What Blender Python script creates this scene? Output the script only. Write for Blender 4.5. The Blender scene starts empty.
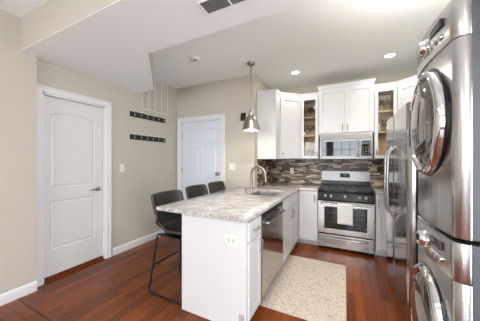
import bpy, bmesh, math, random
from mathutils import Matrix, Vector
random.seed(7)
C = bpy.context.scene.collection
SC = bpy.context.scene
PI = math.pi
R = math.radians

# ------------------------------------------------------------------ camera, world, lights, exposure
cam = bpy.data.cameras.new('camera'); cam.sensor_width = 36; cam.lens = 16.0; cam.clip_start = 0.05
co = bpy.data.objects.new('camera', cam); C.objects.link(co)
co.location = (0, 0, 1.37); co.rotation_euler = (R(90), 0, R(26.2))
SC.camera = co
SC.view_settings.view_transform = 'Standard'; SC.view_settings.look = 'None'
SC.view_settings.gamma = 1; SC.view_settings.use_curve_mapping = False
SC.view_settings.exposure = 0.46
w = bpy.data.worlds.new('World'); SC.world = w; w.use_nodes = True
w.node_tree.nodes['Background'].inputs[0].default_value = (0.75, 0.86, 1.0, 1)
w.node_tree.nodes['Background'].inputs[1].default_value = 4.6

def lamp(name, kind, loc, power, color=(1, 1, 1), size=None, rot=(0, 0, 0), **kw):
    d = bpy.data.lights.new(name, kind); d.energy = power; d.color = color
    if kind == 'AREA' and size:
        d.shape = 'RECTANGLE'; d.size, d.size_y = size
    for k, v in kw.items(): setattr(d, k, v)
    o = bpy.data.objects.new(name, d); C.objects.link(o); o.location = loc; o.rotation_euler = rot
    return o

# daylight coming in at the two windows of the wall behind the camera, plus added fill at a made-up side window
lamp('window_or_fill_light', 'AREA', (-1.85, -6.07, 1.45), 70, (0.93, 0.96, 1.0), (1.8, 2.2), (R(90), 0, 0))
lamp('window_or_fill_light', 'AREA', (0.25, -6.07, 1.45), 70, (0.93, 0.96, 1.0), (1.8, 2.2), (R(90), 0, 0))
lamp('window_or_fill_light', 'AREA', (1.46, -0.15, 1.10), 45, (0.92, 0.96, 1.0), (1.5, 2.0), (R(90), 0, R(90)))
# added fill lamps under the living side ceiling, unseen behind the camera
for lx, ly in ((-1.9, -4.0), (0.3, -4.0), (-1.9, -2.6), (0.3, -2.6), (-1.9, -1.2), (0.3, -1.2)):
    lamp('recessed_or_fill_lamp', 'AREA', (lx, ly, 2.785), 14.5, (0.98, 0.965, 0.93), (0.16, 0.16), (0, 0, 0), shape='DISK')

for lx, ly in ((-0.7, 1.80), (0.55, 1.80)):        # unseen fill spots added behind the dropped ceiling, tilted towards the back
    lamp('recessed_or_fill_lamp', 'SPOT', (lx, ly, 2.785), 75, (0.98, 0.96, 0.92), rot=(R(24), 0, 0), spot_size=R(110), spot_blend=0.8, shadow_soft_size=0.055)

# point light added to fill the kitchen, out of view beyond the dropped ceiling
lamp('kitchen_fill_lamp', 'POINT', (0.62, 1.69, 2.36), 31, (0.97, 0.965, 0.955), shadow_soft_size=0.09)

# ------------------------------------------------------------------ materials
def new_mat(name):
    m = bpy.data.materials.new(name); m.use_nodes = True
    return m, m.node_tree, m.node_tree.nodes['Principled BSDF']
def lin(h):
    h = h.lstrip('#'); v = [int(h[i:i+2], 16)/255 for i in (0, 2, 4)]
    return tuple(c/12.92 if c <= 0.04045 else ((c+0.055)/1.055)**2.4 for c in v) + (1,)
def simple(name, col, rough=0.5, metal=0.0, noise=0.0, scale=20, bump=0.0, **kw):
    m, nt, b = new_mat(name)
    c = lin(col) if isinstance(col, str) else tuple(col) + (1,)
    b.inputs['Base Color'].default_value = c
    b.inputs['Roughness'].default_value = rough; b.inputs['Metallic'].default_value = metal
    for k, v in kw.items(): b.inputs[k.replace('_', ' ')].default_value = v
    if noise or bump:
        tc = nt.nodes.new('ShaderNodeTexCoord'); n = nt.nodes.new('ShaderNodeTexNoise')
        n.inputs['Scale'].default_value = scale; n.inputs['Detail'].default_value = 4
        nt.links.new(tc.outputs['Object'], n.inputs['Vector'])
        if noise:
            mx = nt.nodes.new('ShaderNodeMix'); mx.data_type = 'RGBA'
            mx.inputs['A'].default_value = tuple(x*(1-noise) for x in c[:3]) + (1,)
            mx.inputs['B'].default_value = tuple(min(1, x*(1+noise)) for x in c[:3]) + (1,)
            nt.links.new(n.outputs['Fac'], mx.inputs['Factor']); nt.links.new(mx.outputs['Result'], b.inputs['Base Color'])
        if bump:
            bp = nt.nodes.new('ShaderNodeBump'); bp.inputs['Strength'].default_value = bump; bp.inputs['Distance'].default_value = 0.002
            nt.links.new(n.outputs['Fac'], bp.inputs['Height']); nt.links.new(bp.outputs['Normal'], b.inputs['Normal'])
    return m
def emit(name, col, s):
    m, nt, b = new_mat(name)
    b.inputs['Base Color'].default_value = tuple(col) + (1,)
    b.inputs['Emission Color'].default_value = tuple(col) + (1,); b.inputs['Emission Strength'].default_value = s
    return m
def ramp(nt, stops, interp='LINEAR'):
    r = nt.nodes.new('ShaderNodeValToRGB'); cr = r.color_ramp; cr.interpolation = interp
    while len(cr.elements) > 1: cr.elements.remove(cr.elements[0])
    cr.elements[0].position = stops[0][0]; cr.elements[0].color = stops[0][1]
    for p, c in stops[1:]:
        e = cr.elements.new(p); e.color = c
    return r
def steel(name, col, rough, axis=(1, 1, 120)):
    m, nt, b = new_mat(name)
    b.inputs['Metallic'].default_value = 1.0
    tc = nt.nodes.new('ShaderNodeTexCoord'); mp = nt.nodes.new('ShaderNodeMapping'); n = nt.nodes.new('ShaderNodeTexNoise')
    mp.inputs['Scale'].default_value = axis; n.inputs['Scale'].default_value = 6; n.inputs['Detail'].default_value = 3
    nt.links.new(tc.outputs['Object'], mp.inputs['Vector']); nt.links.new(mp.outputs['Vector'], n.inputs['Vector'])
    rr = nt.nodes.new('ShaderNodeMapRange'); rr.inputs['To Min'].default_value = rough*0.9; rr.inputs['To Max'].default_value = rough*1.12
    nt.links.new(n.outputs['Fac'], rr.inputs['Value']); nt.links.new(rr.outputs['Result'], b.inputs['Roughness'])
    c = lin(col)
    cr = ramp(nt, [(0.3, tuple(x*0.965 for x in c[:3])+(1,)), (0.7, c)])
    nt.links.new(n.outputs['Fac'], cr.inputs['Fac']); nt.links.new(cr.outputs['Color'], b.inputs['Base Color'])
    return m
def wood_floor(name, rot, c1, c2):
    m, nt, b = new_mat(name)
    tc = nt.nodes.new('ShaderNodeTexCoord'); mp = nt.nodes.new('ShaderNodeMapping'); mp.inputs['Rotation'].default_value = (0, 0, rot)
    br = nt.nodes.new('ShaderNodeTexBrick'); br.offset = 0.37; br.offset_frequency = 2
    br.inputs['Color1'].default_value = (0, 0, 0, 1); br.inputs['Color2'].default_value = (1, 1, 1, 1); br.inputs['Mortar'].default_value = (0.1, 0.1, 0.1, 1)
    br.inputs['Scale'].default_value = 1; br.inputs['Brick Width'].default_value = 1.05; br.inputs['Row Height'].default_value = 0.083
    br.inputs['Mortar Size'].default_value = 0.0012; br.inputs['Bias'].default_value = 0.0
    nt.links.new(tc.outputs['Object'], mp.inputs['Vector']); nt.links.new(mp.outputs['Vector'], br.inputs['Vector'])
    m2 = nt.nodes.new('ShaderNodeMapping'); m2.inputs['Scale'].default_value = (1.2, 22, 1)
    n = nt.nodes.new('ShaderNodeTexNoise'); n.inputs['Scale'].default_value = 2.5; n.inputs['Detail'].default_value = 6; n.inputs['Distortion'].default_value = 0.6
    nt.links.new(mp.outputs['Vector'], m2.inputs['Vector'])
    ad = nt.nodes.new('ShaderNodeVectorMath'); ad.operation = 'ADD'
    sc_ = nt.nodes.new('ShaderNodeVectorMath'); sc_.operation = 'SCALE'; sc_.inputs['Scale'].default_value = 7
    nt.links.new(br.outputs['Color'], sc_.inputs[0]); nt.links.new(sc_.outputs[0], ad.inputs[1]); nt.links.new(m2.outputs['Vector'], ad.inputs[0])
    nt.links.new(ad.outputs[0], n.inputs['Vector'])
    mixf = nt.nodes.new('ShaderNodeMath'); mixf.operation = 'MULTIPLY_ADD'; mixf.inputs[1].default_value = 0.55; 
    mf2 = nt.nodes.new('ShaderNodeMath'); mf2.operation = 'MULTIPLY'; mf2.inputs[1].default_value = 0.45
    nt.links.new(br.outputs['Color'], mf2.inputs[0]); nt.links.new(n.outputs['Fac'], mixf.inputs[0]); nt.links.new(mf2.outputs[0], mixf.inputs[2])
    a, z = lin(c1), lin(c2); mid = tuple((x+y)/2 for x, y in zip(a, z))
    cr = ramp(nt, [(0.15, a), (0.5, mid), (0.85, z)])
    nt.links.new(mixf.outputs[0], cr.inputs['Fac'])
    mx = nt.nodes.new('ShaderNodeMix'); mx.data_type = 'RGBA'; mx.inputs['B'].default_value = tuple(x*0.35 for x in a[:3])+(1,)
    nt.links.new(br.outputs['Fac'], mx.inputs['Factor']); nt.links.new(cr.outputs['Color'], mx.inputs['A'])
    nt.links.new(mx.outputs['Result'], b.inputs['Base Color'])
    b.inputs['Roughness'].default_value = 0.26; b.inputs['Specular IOR Level'].default_value = 0.32
    bp = nt.nodes.new('ShaderNodeBump'); bp.inputs['Strength'].default_value = 0.15; bp.inputs['Distance'].default_value = 0.001
    nt.links.new(n.outputs['Fac'], bp.inputs['Height']); nt.links.new(bp.outputs['Normal'], b.inputs['Normal'])
    return m
def granite_mat():
    m, nt, b = new_mat('granite')
    tc = nt.nodes.new('ShaderNodeTexCoord')
    def noise(s, d):
        n = nt.nodes.new('ShaderNodeTexNoise'); n.inputs['Scale'].default_value = s; n.inputs['Detail'].default_value = d
        nt.links.new(tc.outputs['Object'], n.inputs['Vector']); return n
    n1, n2, n3 = noise(95, 5), noise(150, 3), noise(9, 3)
    r1 = ramp(nt, [(0.30, lin('87827f')), (0.42, lin('b2aeab')), (0.53, lin('c8c5c3')), (0.72, lin('dad8d7'))])
    nt.links.new(n1.outputs['Fac'], r1.inputs['Fac'])
    r2 = ramp(nt, [(0.34, lin('7a726d')), (0.40, (1, 1, 1, 1))]); nt.links.new(n2.outputs['Fac'], r2.inputs['Fac'])
    r3 = ramp(nt, [(0.35, lin('d8cfc6')), (0.65, (1, 1, 1, 1))]); nt.links.new(n3.outputs['Fac'], r3.inputs['Fac'])
    prev = r1
    for r in (r2, r3):
        mx = nt.nodes.new('ShaderNodeMix'); mx.data_type = 'RGBA'; mx.blend_type = 'MULTIPLY'; mx.inputs['Factor'].default_value = 0.85
        nt.links.new(prev.outputs['Color'] if prev is r1 else prev.outputs['Result'], mx.inputs['A']); nt.links.new(r.outputs['Color'], mx.inputs['B']); prev = mx
    nt.links.new(prev.outputs['Result'], b.inputs['Base Color']); b.inputs['Roughness'].default_value = 0.14
    return m
def mosaic_mat(name, axis):
    m, nt, b = new_mat(name)
    tc = nt.nodes.new('ShaderNodeTexCoord'); sp = nt.nodes.new('ShaderNodeSeparateXYZ'); mp = nt.nodes.new('ShaderNodeCombineXYZ')
    br = nt.nodes.new('ShaderNodeTexBrick'); br.offset = 0.43; br.offset_frequency = 2; br.squash = 0.7; br.squash_frequency = 3
    br.inputs['Color1'].default_value = (0, 0, 0, 1); br.inputs['Color2'].default_value = (1, 1, 1, 1); br.inputs['Mortar'].default_value = (0.5, 0.5, 0.5, 1)
    br.inputs['Scale'].default_value = 1; br.inputs['Brick Width'].default_value = 0.135; br.inputs['Row Height'].default_value = 0.027; br.inputs['Mortar Size'].default_value = 0.0012
    nt.links.new(tc.outputs['Object'], sp.inputs[0]); nt.links.new(sp.outputs[axis], mp.inputs[0]); nt.links.new(sp.outputs['Z'], mp.inputs[1]); nt.links.new(mp.outputs['Vector'], br.inputs['Vector'])
    cols = ['1f140e', '9a8a76', '6c5a4a', '35271f', 'bba98f', '5b4f46', '82705c', '251a14', 'a89680', '504034', 'c9b9a3', '31251f']
    cr = ramp(nt, [(i/len(cols), lin(c)) for i, c in enumerate(cols)], 'CONSTANT')
    nt.links.new(br.outputs['Color'], cr.inputs['Fac'])
    mx = nt.nodes.new('ShaderNodeMix'); mx.data_type = 'RGBA'; mx.inputs['B'].default_value = lin('8c7a64')
    nt.links.new(br.outputs['Fac'], mx.inputs['Factor']); nt.links.new(cr.outputs['Color'], mx.inputs['A']); nt.links.new(mx.outputs['Result'], b.inputs['Base Color'])
    b.inputs['Roughness'].default_value = 0.35; b.inputs['Specular IOR Level'].default_value = 0.3
    return m
def rug_mat():
    m, nt, b = new_mat('rug_weave')
    tc = nt.nodes.new('ShaderNodeTexCoord')
    v = nt.nodes.new('ShaderNodeTexVoronoi'); v.inputs['Scale'].default_value = 26; v.feature = 'DISTANCE_TO_EDGE'
    n = nt.nodes.new('ShaderNodeTexNoise'); n.inputs['Scale'].default_value = 60; n.inputs['Detail'].default_value = 4
    n2 = nt.nodes.new('ShaderNodeTexNoise'); n2.inputs['Scale'].default_value = 34; n2.inputs['Detail'].default_value = 5
    for q in (v, n, n2): nt.links.new(tc.outputs['Object'], q.inputs['Vector'])
    r1 = ramp(nt, [(0.02, lin('aea293')), (0.10, lin('c6bcb0'))]); nt.links.new(v.outputs['Distance'], r1.inputs['Fac'])
    r2 = ramp(nt, [(0.32, lin('b5a794')), (0.44, lin('f2ece2')), (0.7, (1, 1, 1, 1))]); nt.links.new(n2.outputs['Fac'], r2.inputs['Fac'])
    mx = nt.nodes.new('ShaderNodeMix'); mx.data_type = 'RGBA'; mx.blend_type = 'MULTIPLY'; mx.inputs['Factor'].default_value = 0.45
    nt.links.new(r1.outputs['Color'], mx.inputs['A']); nt.links.new(r2.outputs['Color'], mx.inputs['B'])
    nt.links.new(mx.outputs['Result'], b.inputs['Base Color']); b.inputs['Roughness'].default_value = 0.95
    bp = nt.nodes.new('ShaderNodeBump'); bp.inputs['Strength'].default_value = 0.5; bp.inputs['Distance'].default_value = 0.004
    nt.links.new(n.outputs['Fac'], bp.inputs['Height']); nt.links.new(bp.outputs['Normal'], b.inputs['Normal'])
    return m
def pane_mat(name, tint, gloss):
    m = bpy.data.materials.new(name); m.use_nodes = True; nt = m.node_tree; nt.nodes.clear()
    o = nt.nodes.new('ShaderNodeOutputMaterial'); t = nt.nodes.new('ShaderNodeBsdfTransparent'); g = nt.nodes.new('ShaderNodeBsdfGlossy')
    t.inputs[0].default_value = tint; g.inputs['Roughness'].default_value = 0.02; mx = nt.nodes.new('ShaderNodeMixShader')
    f = nt.nodes.new('ShaderNodeFresnel'); f.inputs['IOR'].default_value = gloss
    nt.links.new(f.outputs[0], mx.inputs[0]); nt.links.new(t.outputs[0], mx.inputs[1]); nt.links.new(g.outputs[0], mx.inputs[2]); nt.links.new(mx.outputs[0], o.inputs[0])
    return m
def towel_mat():
    m, nt, b = new_mat('towel_cloth')
    tc = nt.nodes.new('ShaderNodeTexCoord'); wv = nt.nodes.new('ShaderNodeTexWave'); wv.bands_direction = 'Z'; wv.inputs['Scale'].default_value = 9; wv.inputs['Distortion'].default_value = 0.3
    nt.links.new(tc.outputs['Object'], wv.inputs['Vector'])
    r = ramp(nt, [(0.0, lin('c3c0bb')), (0.3, lin('d9d7d3'))]); nt.links.new(wv.outputs['Fac'], r.inputs['Fac'])
    nt.links.new(r.outputs['Color'], b.inputs['Base Color']); b.inputs['Roughness'].default_value = 0.9
    return m
M = dict(
    wall=simple('wall_paint', 'bfb8aa', 0.85, bump=0.05, scale=180),
    ceil=simple('ceiling_paint', 'f4f5f3', 0.9),
    trim=simple('trim_paint', 'dcdbda', 0.4),
    door=simple('door_paint', 'd6d4d1', 0.42),
    door2=simple('entry_door_paint', 'd3d8e0', 0.42),
    cab=simple('cabinet_paint', 'cfcecd', 0.38),
    cabin=simple('cabinet_interior', 'd2b08c', 0.6, noise=0.2, scale=8),
    shelf=simple('shelf_wood', 'd8bf9d', 0.5, noise=0.08),
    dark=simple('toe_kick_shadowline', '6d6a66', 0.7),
    floor=wood_floor('cherry_floor', PI/2, '52270f', '88461f'),
    floor2=wood_floor('cherry_floor_living', 0, '3f1c10', '7d4126'),
    sill=simple('threshold_wood', '6a3018', 0.35, noise=0.15),
    granite=granite_mat(), rug=rug_mat(), towel=towel_mat(),
    mosX=mosaic_mat('mosaic_back', 'X'), mosY=mosaic_mat('mosaic_side', 'Y'),
    steel=steel('brushed_steel', 'bfbdbb', 0.24), steelH=steel('brushed_steel_handle', 'a09e9c', 0.2),
    fridge=steel('fridge_steel', 'bdb9b4', 0.14, (1, 1, 1)),
    wash=steel('washer_graphite_steel', 'cfcdcb', 0.24, (1, 1, 1)),
    washd=simple('washer_side_paint', '66686d', 0.35, 0.5),
    sinks=steel('sink_steel', 'b9b7b4', 0.33), steelm=steel('dull_steel', '7a7876', 0.34),
    chrome=simple('chrome', 'dcdcdc', 0.06, 1.0),
    nickel=simple('brushed_nickel', 'a19c96', 0.34, 1.0, noise=0.06, scale=60),
    black=simple('black_enamel', '0d0d0e', 0.22), iron=simple('cast_iron', '2b2b2c', 0.38, bump=0.2, scale=200),
    rack=simple('dark_stained_wood', '16120f', 0.45, noise=0.2),
    dispg=simple('grey_display_window', '3e3e42', 0.1), glassd=simple('dark_glass', '0b0c0e', 0.04), glassw=simple('door_bowl_glass', '8e8b88', 0.05, 0.85),
    pane=pane_mat('cabinet_pane', (0.97, 0.98, 0.97, 1), 1.35), wpane=pane_mat('window_pane', (0.98, 0.98, 0.98, 1), 1.2),
    leather=simple('charcoal_leather', '34302d', 0.34, bump=0.15, scale=120), blackm=simple('black_metal', '17181a', 0.4, 0.3),
    plate=simple('switch_plate', 'dedbd5', 0.35), lampw=emit('lamp_lens', (1.0, 0.95, 0.86), 9), bulb=emit('bulb', (1.0, 0.92, 0.8), 2.5),
    inner=simple('shade_inside', 'f4f1ea', 0.5), disp=emit('clock_display', (0.05, 0.09, 0.10), 0.3),
    grey=simple('vent_shadow_grey', '5c5a57', 0.6), ventw=simple('vent_enamel', 'a8a5a1', 0.5), box=simple('wall_box_brown', '2d2119', 0.4),
    glass=pane_mat('tumbler_glass', (0.985, 0.99, 0.99, 1), 1.3), sock=simple('socket_grey', 'c9c6c0', 0.4), ceram=simple('white_ceramic', 'd2cfca', 0.25), rubber=simple('dark_rubber', '121212', 0.7),
)

# ------------------------------------------------------------------ mesh helpers
class MB:
    def __init__(s): s.bm = bmesh.new()
    def _merge(s, b, mtx=None):
        if mtx is not None: b.transform(mtx)
        me = bpy.data.meshes.new('tmp'); b.to_mesh(me); b.free(); s.bm.from_mesh(me); bpy.data.meshes.remove(me); return s
    def box(s, x0, x1, y0, y1, z0, z1, bev=0.0, seg=2, mtx=None):
        b = bmesh.new(); bmesh.ops.create_cube(b, size=1)
        b.transform(Matrix.Translation(((x0+x1)/2, (y0+y1)/2, (z0+z1)/2)) @ Matrix.Diagonal((abs(x1-x0), abs(y1-y0), abs(z1-z0), 1)))
        if bev: bmesh.ops.bevel(b, geom=list(b.edges), offset=bev, segments=seg, profile=0.5, affect='EDGES')
        return s._merge(b, mtx)
    def prism(s, poly, z0, z1, bev=0.0, mtx=None):
        b = bmesh.new()
        vs = [b.verts.new((x, y, z0)) for x, y in poly]; f = b.faces.new(vs)
        r = bmesh.ops.extrude_face_region(b, geom=[f]); bmesh.ops.translate(b, vec=(0, 0, z1-z0), verts=[v for v in r['geom'] if isinstance(v, bmesh.types.BMVert)])
        bmesh.ops.recalc_face_normals(b, faces=b.faces)
        if bev: bmesh.ops.bevel(b, geom=list(b.edges), offset=bev, segments=2, profile=0.5, affect='EDGES')
        return s._merge(b, mtx)
    def lathe(s, prof, center=(0, 0, 0), n=32, mtx=None, closed=False):
        b = bmesh.new(); rings = []
        for r, z in prof:
            if r < 1e-6: rings.append([b.verts.new((0, 0, z))])
            else: rings.append([b.verts.new((r*math.cos(2*PI*i/n), r*math.sin(2*PI*i/n), z)) for i in range(n)])
        pairs = list(zip(rings, rings[1:])) + ([(rings[-1], rings[0])] if closed else [])
        for a, c in pairs:
            for i in range(n):
                j = (i+1) % n
                if len(a) == 1 and len(c) == 1: continue
                if len(a) == 1: b.faces.new((a[0], c[i], c[j]))
                elif len(c) == 1: b.faces.new((a[i], a[j], c[0]))
                else: b.faces.new((a[i], a[j], c[j], c[i]))
        bmesh.ops.recalc_face_normals(b, faces=b.faces)
        m = Matrix.Translation(center)
        return s._merge(b, m if mtx is None else mtx @ m)
    def tube(s, pts, r, n=10, closed=False, mtx=None):
        b = bmesh.new(); P = [Vector(p) for p in pts]; rings = []; up = Vector((0, 0, 1)); N = len(P)
        ref = None
        for i, p in enumerate(P):
            if closed: d = P[(i+1) % N]-P[i-1]
            else: d = (P[min(i+1, N-1)]-P[max(i-1, 0)])
            d.normalize()
            if ref is None:
                ref = d.cross(up if abs(d.z) < 0.9 else Vector((1, 0, 0))).normalized()
            ref = (ref - d*ref.dot(d)).normalized(); q = d.cross(ref)
            rr = r[i] if isinstance(r, (list, tuple)) else r
            k = 1.0
            if 0 < i < N-1 or closed:
                a = (P[i]-P[i-1]).normalized().dot((P[(i+1) % N]-P[i]).normalized()); k = 1/max(0.5, math.sqrt((1+max(-0.9, a))/2))
            rings.append([b.verts.new(p+(ref*math.cos(2*PI*j/n)+q*math.sin(2*PI*j/n))*rr*(k if k < 1.2 else 1)) for j in range(n)])
        prs = list(zip(rings, rings[1:])) + ([(rings[-1], rings[0])] if closed else [])
        for a, c in prs:
            for j in range(n): b.faces.new((a[j], a[(j+1) % n], c[(j+1) % n], c[j]))
        if not closed:
            b.faces.new(rings[0][::-1]); b.faces.new(rings[-1])
        bmesh.ops.recalc_face_normals(b, faces=b.faces)
        return s._merge(b, mtx)
    def grid(s, f, nu, nv, mtx=None):
        b = bmesh.new(); V = [[b.verts.new(f(i/nu, j/nv)) for j in range(nv+1)] for i in range(nu+1)]
        for i in range(nu):
            for j in range(nv): b.faces.new((V[i][j], V[i+1][j], V[i+1][j+1], V[i][j+1]))
        return s._merge(b, mtx)
    def build(s, name, mat, parent=None, smooth=None, loc=None):
        me = bpy.data.meshes.new(name); s.bm.to_mesh(me); s.bm.free()
        me.materials.append(M[mat] if isinstance(mat, str) else mat)
        o = bpy.data.objects.new(name, me); C.objects.link(o)
        if parent is not None: o.parent = parent
        if loc is not None: o.location = loc
        if smooth:
            for p in me.polygons: p.use_smooth = True
            md = None
            me.set_sharp_from_angle(angle=R(smooth))
        return o
def B(*a, **k): return MB().box(*a, **k)
def round_path(pts, rad, seg=5):
    P = [Vector(p) for p in pts]; out = [P[0]]
    for a, b, c in zip(P, P[1:], P[2:]):
        u, v = (a-b), (c-b); r = min(rad, u.length*0.45, v.length*0.45); p, q = b+u.normalized()*r, b+v.normalized()*r
        for i in range(seg+1):
            t = i/seg; out.append(p*(1-t)**2+b*2*t*(1-t)+q*t*t)
    return out+[P[-1]]
def thing(name, label, cat, loc=(0, 0, 0), rot=0, group=None):
    o = bpy.data.objects.new(name, None); C.objects.link(o); o.location = loc; o.rotation_euler = (0, 0, R(rot))
    o.empty_display_size = 0.1
    return tag(o, label, cat, group)
def tag(o, label, cat, group=None):
    o['label'] = label; o['category'] = cat
    if group: o['group'] = group
    return o
def struct(o): o['kind'] = 'structure'; return o
def copy_tree(o, parent=None):
    c = o.copy(); C.objects.link(c)
    if parent is not None: c.parent = parent
    for ch in [x for x in o.children]: copy_tree(ch, c)
    return c
YM = lambda loc=(0, 0, 0): Matrix.Translation(loc) @ Matrix.Rotation(R(90), 4, 'X')   # lathe axis z -> -y (outward)

# ------------------------------------------------------------------ the room
XL, XLN, YD, XK, YB, XR, ZC, ZS, YR = -3.0, -2.92, 3.26, -1.34, 4.2, 1.31, 2.80, 2.47, -6.0
T = 0.12
struct(B(XL-T, XR+T, 0.94, YB+T, -0.1, 0).build('floor', 'floor'))
struct(B(XL-T, XR+T, YR-T, 0.94, -0.1, 0).build('floor', 'floor2'))
struct(B(XL-T, XR+T, YR-T, YB+T, ZC, ZC+0.1).build('ceiling', 'ceil'))
# dropped ceiling with a 45 degree end: painted underside, wall-coloured faces
so = [(XLN, 0.95), (XR, 0.95), (XR, 1.55), (-1.81, 1.55), (-2.68, 2.40), (XL, 2.40), (XL, 1.076), (XLN, 1.076)]
struct(MB().prism(so, ZS+0.004, ZC).build('wall_dropped', 'wall'))
struct(MB().prism(so, ZS, ZS+0.004).build('ceiling_dropped', 'ceil'))
DY0, DY1, DZ = 1.147, 1.845, 2.125        # left door opening
wl = B(XL-T, XL, 1.076, DY0, 0, ZC).box(XL-T, XL, DY1, YD+T, 0, ZC).box(XL-T, XL, DY0, DY1, DZ, ZC)
struct(wl.build('wall_left', 'wall'))
struct(B(XLN-0.2, XLN, YR-T, 1.076, 0, ZC).build('wall_left_near', 'wall'))
D2X0, D2X1, D2Z = -2.90, -1.965, 2.125
struct(B(XL, D2X0, YD, YD+T, 0, ZC).box(D2X1, XK, YD, YD+T, 0, ZC).box(D2X0, D2X1, YD, YD+T, D2Z, ZC).build('wall_entry', 'wall'))
struct(B(XK-T, XK, YD+T, YB+T, 0, ZC).build('wall_kitchen', 'wall'))
struct(B(XK, XR, YB, YB+T, 0, ZC).build('wall_back', 'wall'))
WY0, WY1, RZ0, RZ1 = -0.90, 0.60, 0.35, 2.55; PZ0, PZ1 = 0.08, 2.13
struct(B(XR, XR+T, YR-T, WY0, 0, ZC).box(XR, XR+T, WY1, YB+T, 0, ZC).box(XR, XR+T, WY0, WY1, 0, PZ0).box(XR, XR+T, WY0, WY1, PZ1, ZC).build('wall_right', 'wall'))
rw = MB(); xs = [XLN, -2.75, -0.95, -0.65, 1.15, XR]
for i in (0, 2, 4): rw.box(xs[i], xs[i+1], YR-T, YR, 0, ZC)
for i in (1, 3): rw.box(xs[i], xs[i+1], YR-T, YR, 0, RZ0).box(xs[i], xs[i+1], YR-T, YR, RZ1, ZC)
struct(rw.build('wall_rear', 'wall'))
def window(n, loc, rot, z0, z1, W_):
    f = MB()
    f.box(-W_, -W_+0.05, 0, 0.08, z0, z1).box(W_-0.05, W_, 0, 0.08, z0, z1).box(-W_+0.05, W_-0.05, 0, 0.08, z0, z0+0.05).box(-W_+0.05, W_-0.05, 0, 0.08, z1-0.05, z1)
    for k in (-W_*0.47, 0, W_*0.47): f.box(k-0.012, k+0.012, 0.025, 0.055, z0+0.05, z1-0.05)
    for k in [z0+(z1-z0)*q/4 for q in (1, 2, 3)]: f.box(-W_+0.05, W_-0.05, 0.027, 0.053, k-0.012, k+0.012)
    o = struct(f.build('window_%d' % n, 'trim')); o.location = loc; o.rotation_euler = (0, 0, R(rot))
    B(-W_+0.05, W_-0.05, 0.058, 0.062, z0+0.05, z1-0.05).build('pane', 'wpane', o)
window(1, (-1.85, YR, 0), 180, RZ0, RZ1, 0.9); window(2, (0.25, YR, 0), 180, RZ0, RZ1, 0.9); window(3, (XR, (WY0+WY1)/2, 0), -90, PZ0, PZ1, 0.75)  # the third, in the side wall, is made up to let extra light in

def baseboard(name, x0, y0, x1, y1, out):
    d = Vector((x1-x0, y1-y0)); L = d.length; a = math.atan2(d.y, d.x)
    m = Matrix.Translation((x0, y0, 0)) @ Matrix.Rotation(a, 4, 'Z')
    sg = out
    mb = MB(); pr = [(0, 0), (0.014, 0), (0.014, 0.075), (0.010, 0.095), (0.004, 0.105), (0, 0.105)]
    b = bmesh.new(); r0 = [b.verts.new((0, sg*p, z)) for p, z in pr]; r1 = [b.verts.new((L, sg*p, z)) for p, z in pr]
    b.faces.new(r0); b.faces.new(r1[::-1])
    for i in range(len(pr)):
        j = (i+1) % len(pr); b.faces.new((r0[i], r1[i], r1[j], r0[j]))
    bmesh.ops.recalc_face_normals(b, faces=b.faces); mb._merge(b, m)
    return struct(mb.build(name, 'trim'))
baseboard('baseboard_left', XL, DY1+0.095, XL, YD, -1)
baseboard('baseboard_left_near', XLN, YR, XLN, 1.072, -1)
baseboard('baseboard_entry', D2X1+0.085, YD, -1.38, YD, -1)
# threshold board between the two floors
struct(B(XLN, -1.4, 0.925, 0.955, 0, 0.004).build('trim_1', 'sill'))

# ---- door 1 (left wall, arch-top two panel). Local: facing -Y, x along wall
def arch_panel(mb, x0, x1, z0, z1, rise, y, mtx=None, w_=0.022, d=0.008):
    """raised moulding ring following an (optionally arched) outline, plus raised field"""
    def outline(ins):
        a, b_, c_, e = x0+ins, x1-ins, z0+ins, z1-ins
        pts = [(a, c_), (b_, c_), (b_, e-rise)] if rise else [(a, c_), (b_, c_), (b_, e), (a, e)]
        if rise:
            n = 14
            for i in range(1, n): 
                t = i/n; x = b_+(a-b_)*t; pts.append((x, e-rise+rise*(1-(2*t-1)**2)))
            pts.append((a, e-rise))
        return pts
    o1, o2, o3 = outline(0), outline(w_*0.5), outline(w_*1.4)
    b = bmesh.new()
    V = [[b.verts.new((p[0], yy, p[1])) for p in o] for o, yy in ((o1, y+0.0005), (o2, y+d), (o3, y+0.0015))]
    n = len(o1)
    for r in range(2):
        for i in range(n): b.faces.new((V[r][i], V[r][(i+1) % n], V[r+1][(i+1) % n], V[r+1][i]))
    b.faces.new(V[2])
    bmesh.ops.recalc_face_normals(b, faces=b.faces)
    if b.faces[-1:]: 
        b.faces.ensure_lookup_table()
        if b.faces[-1].normal.y > 0: bmesh.ops.reverse_faces(b, faces=b.faces)
    return outline(0), b
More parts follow.
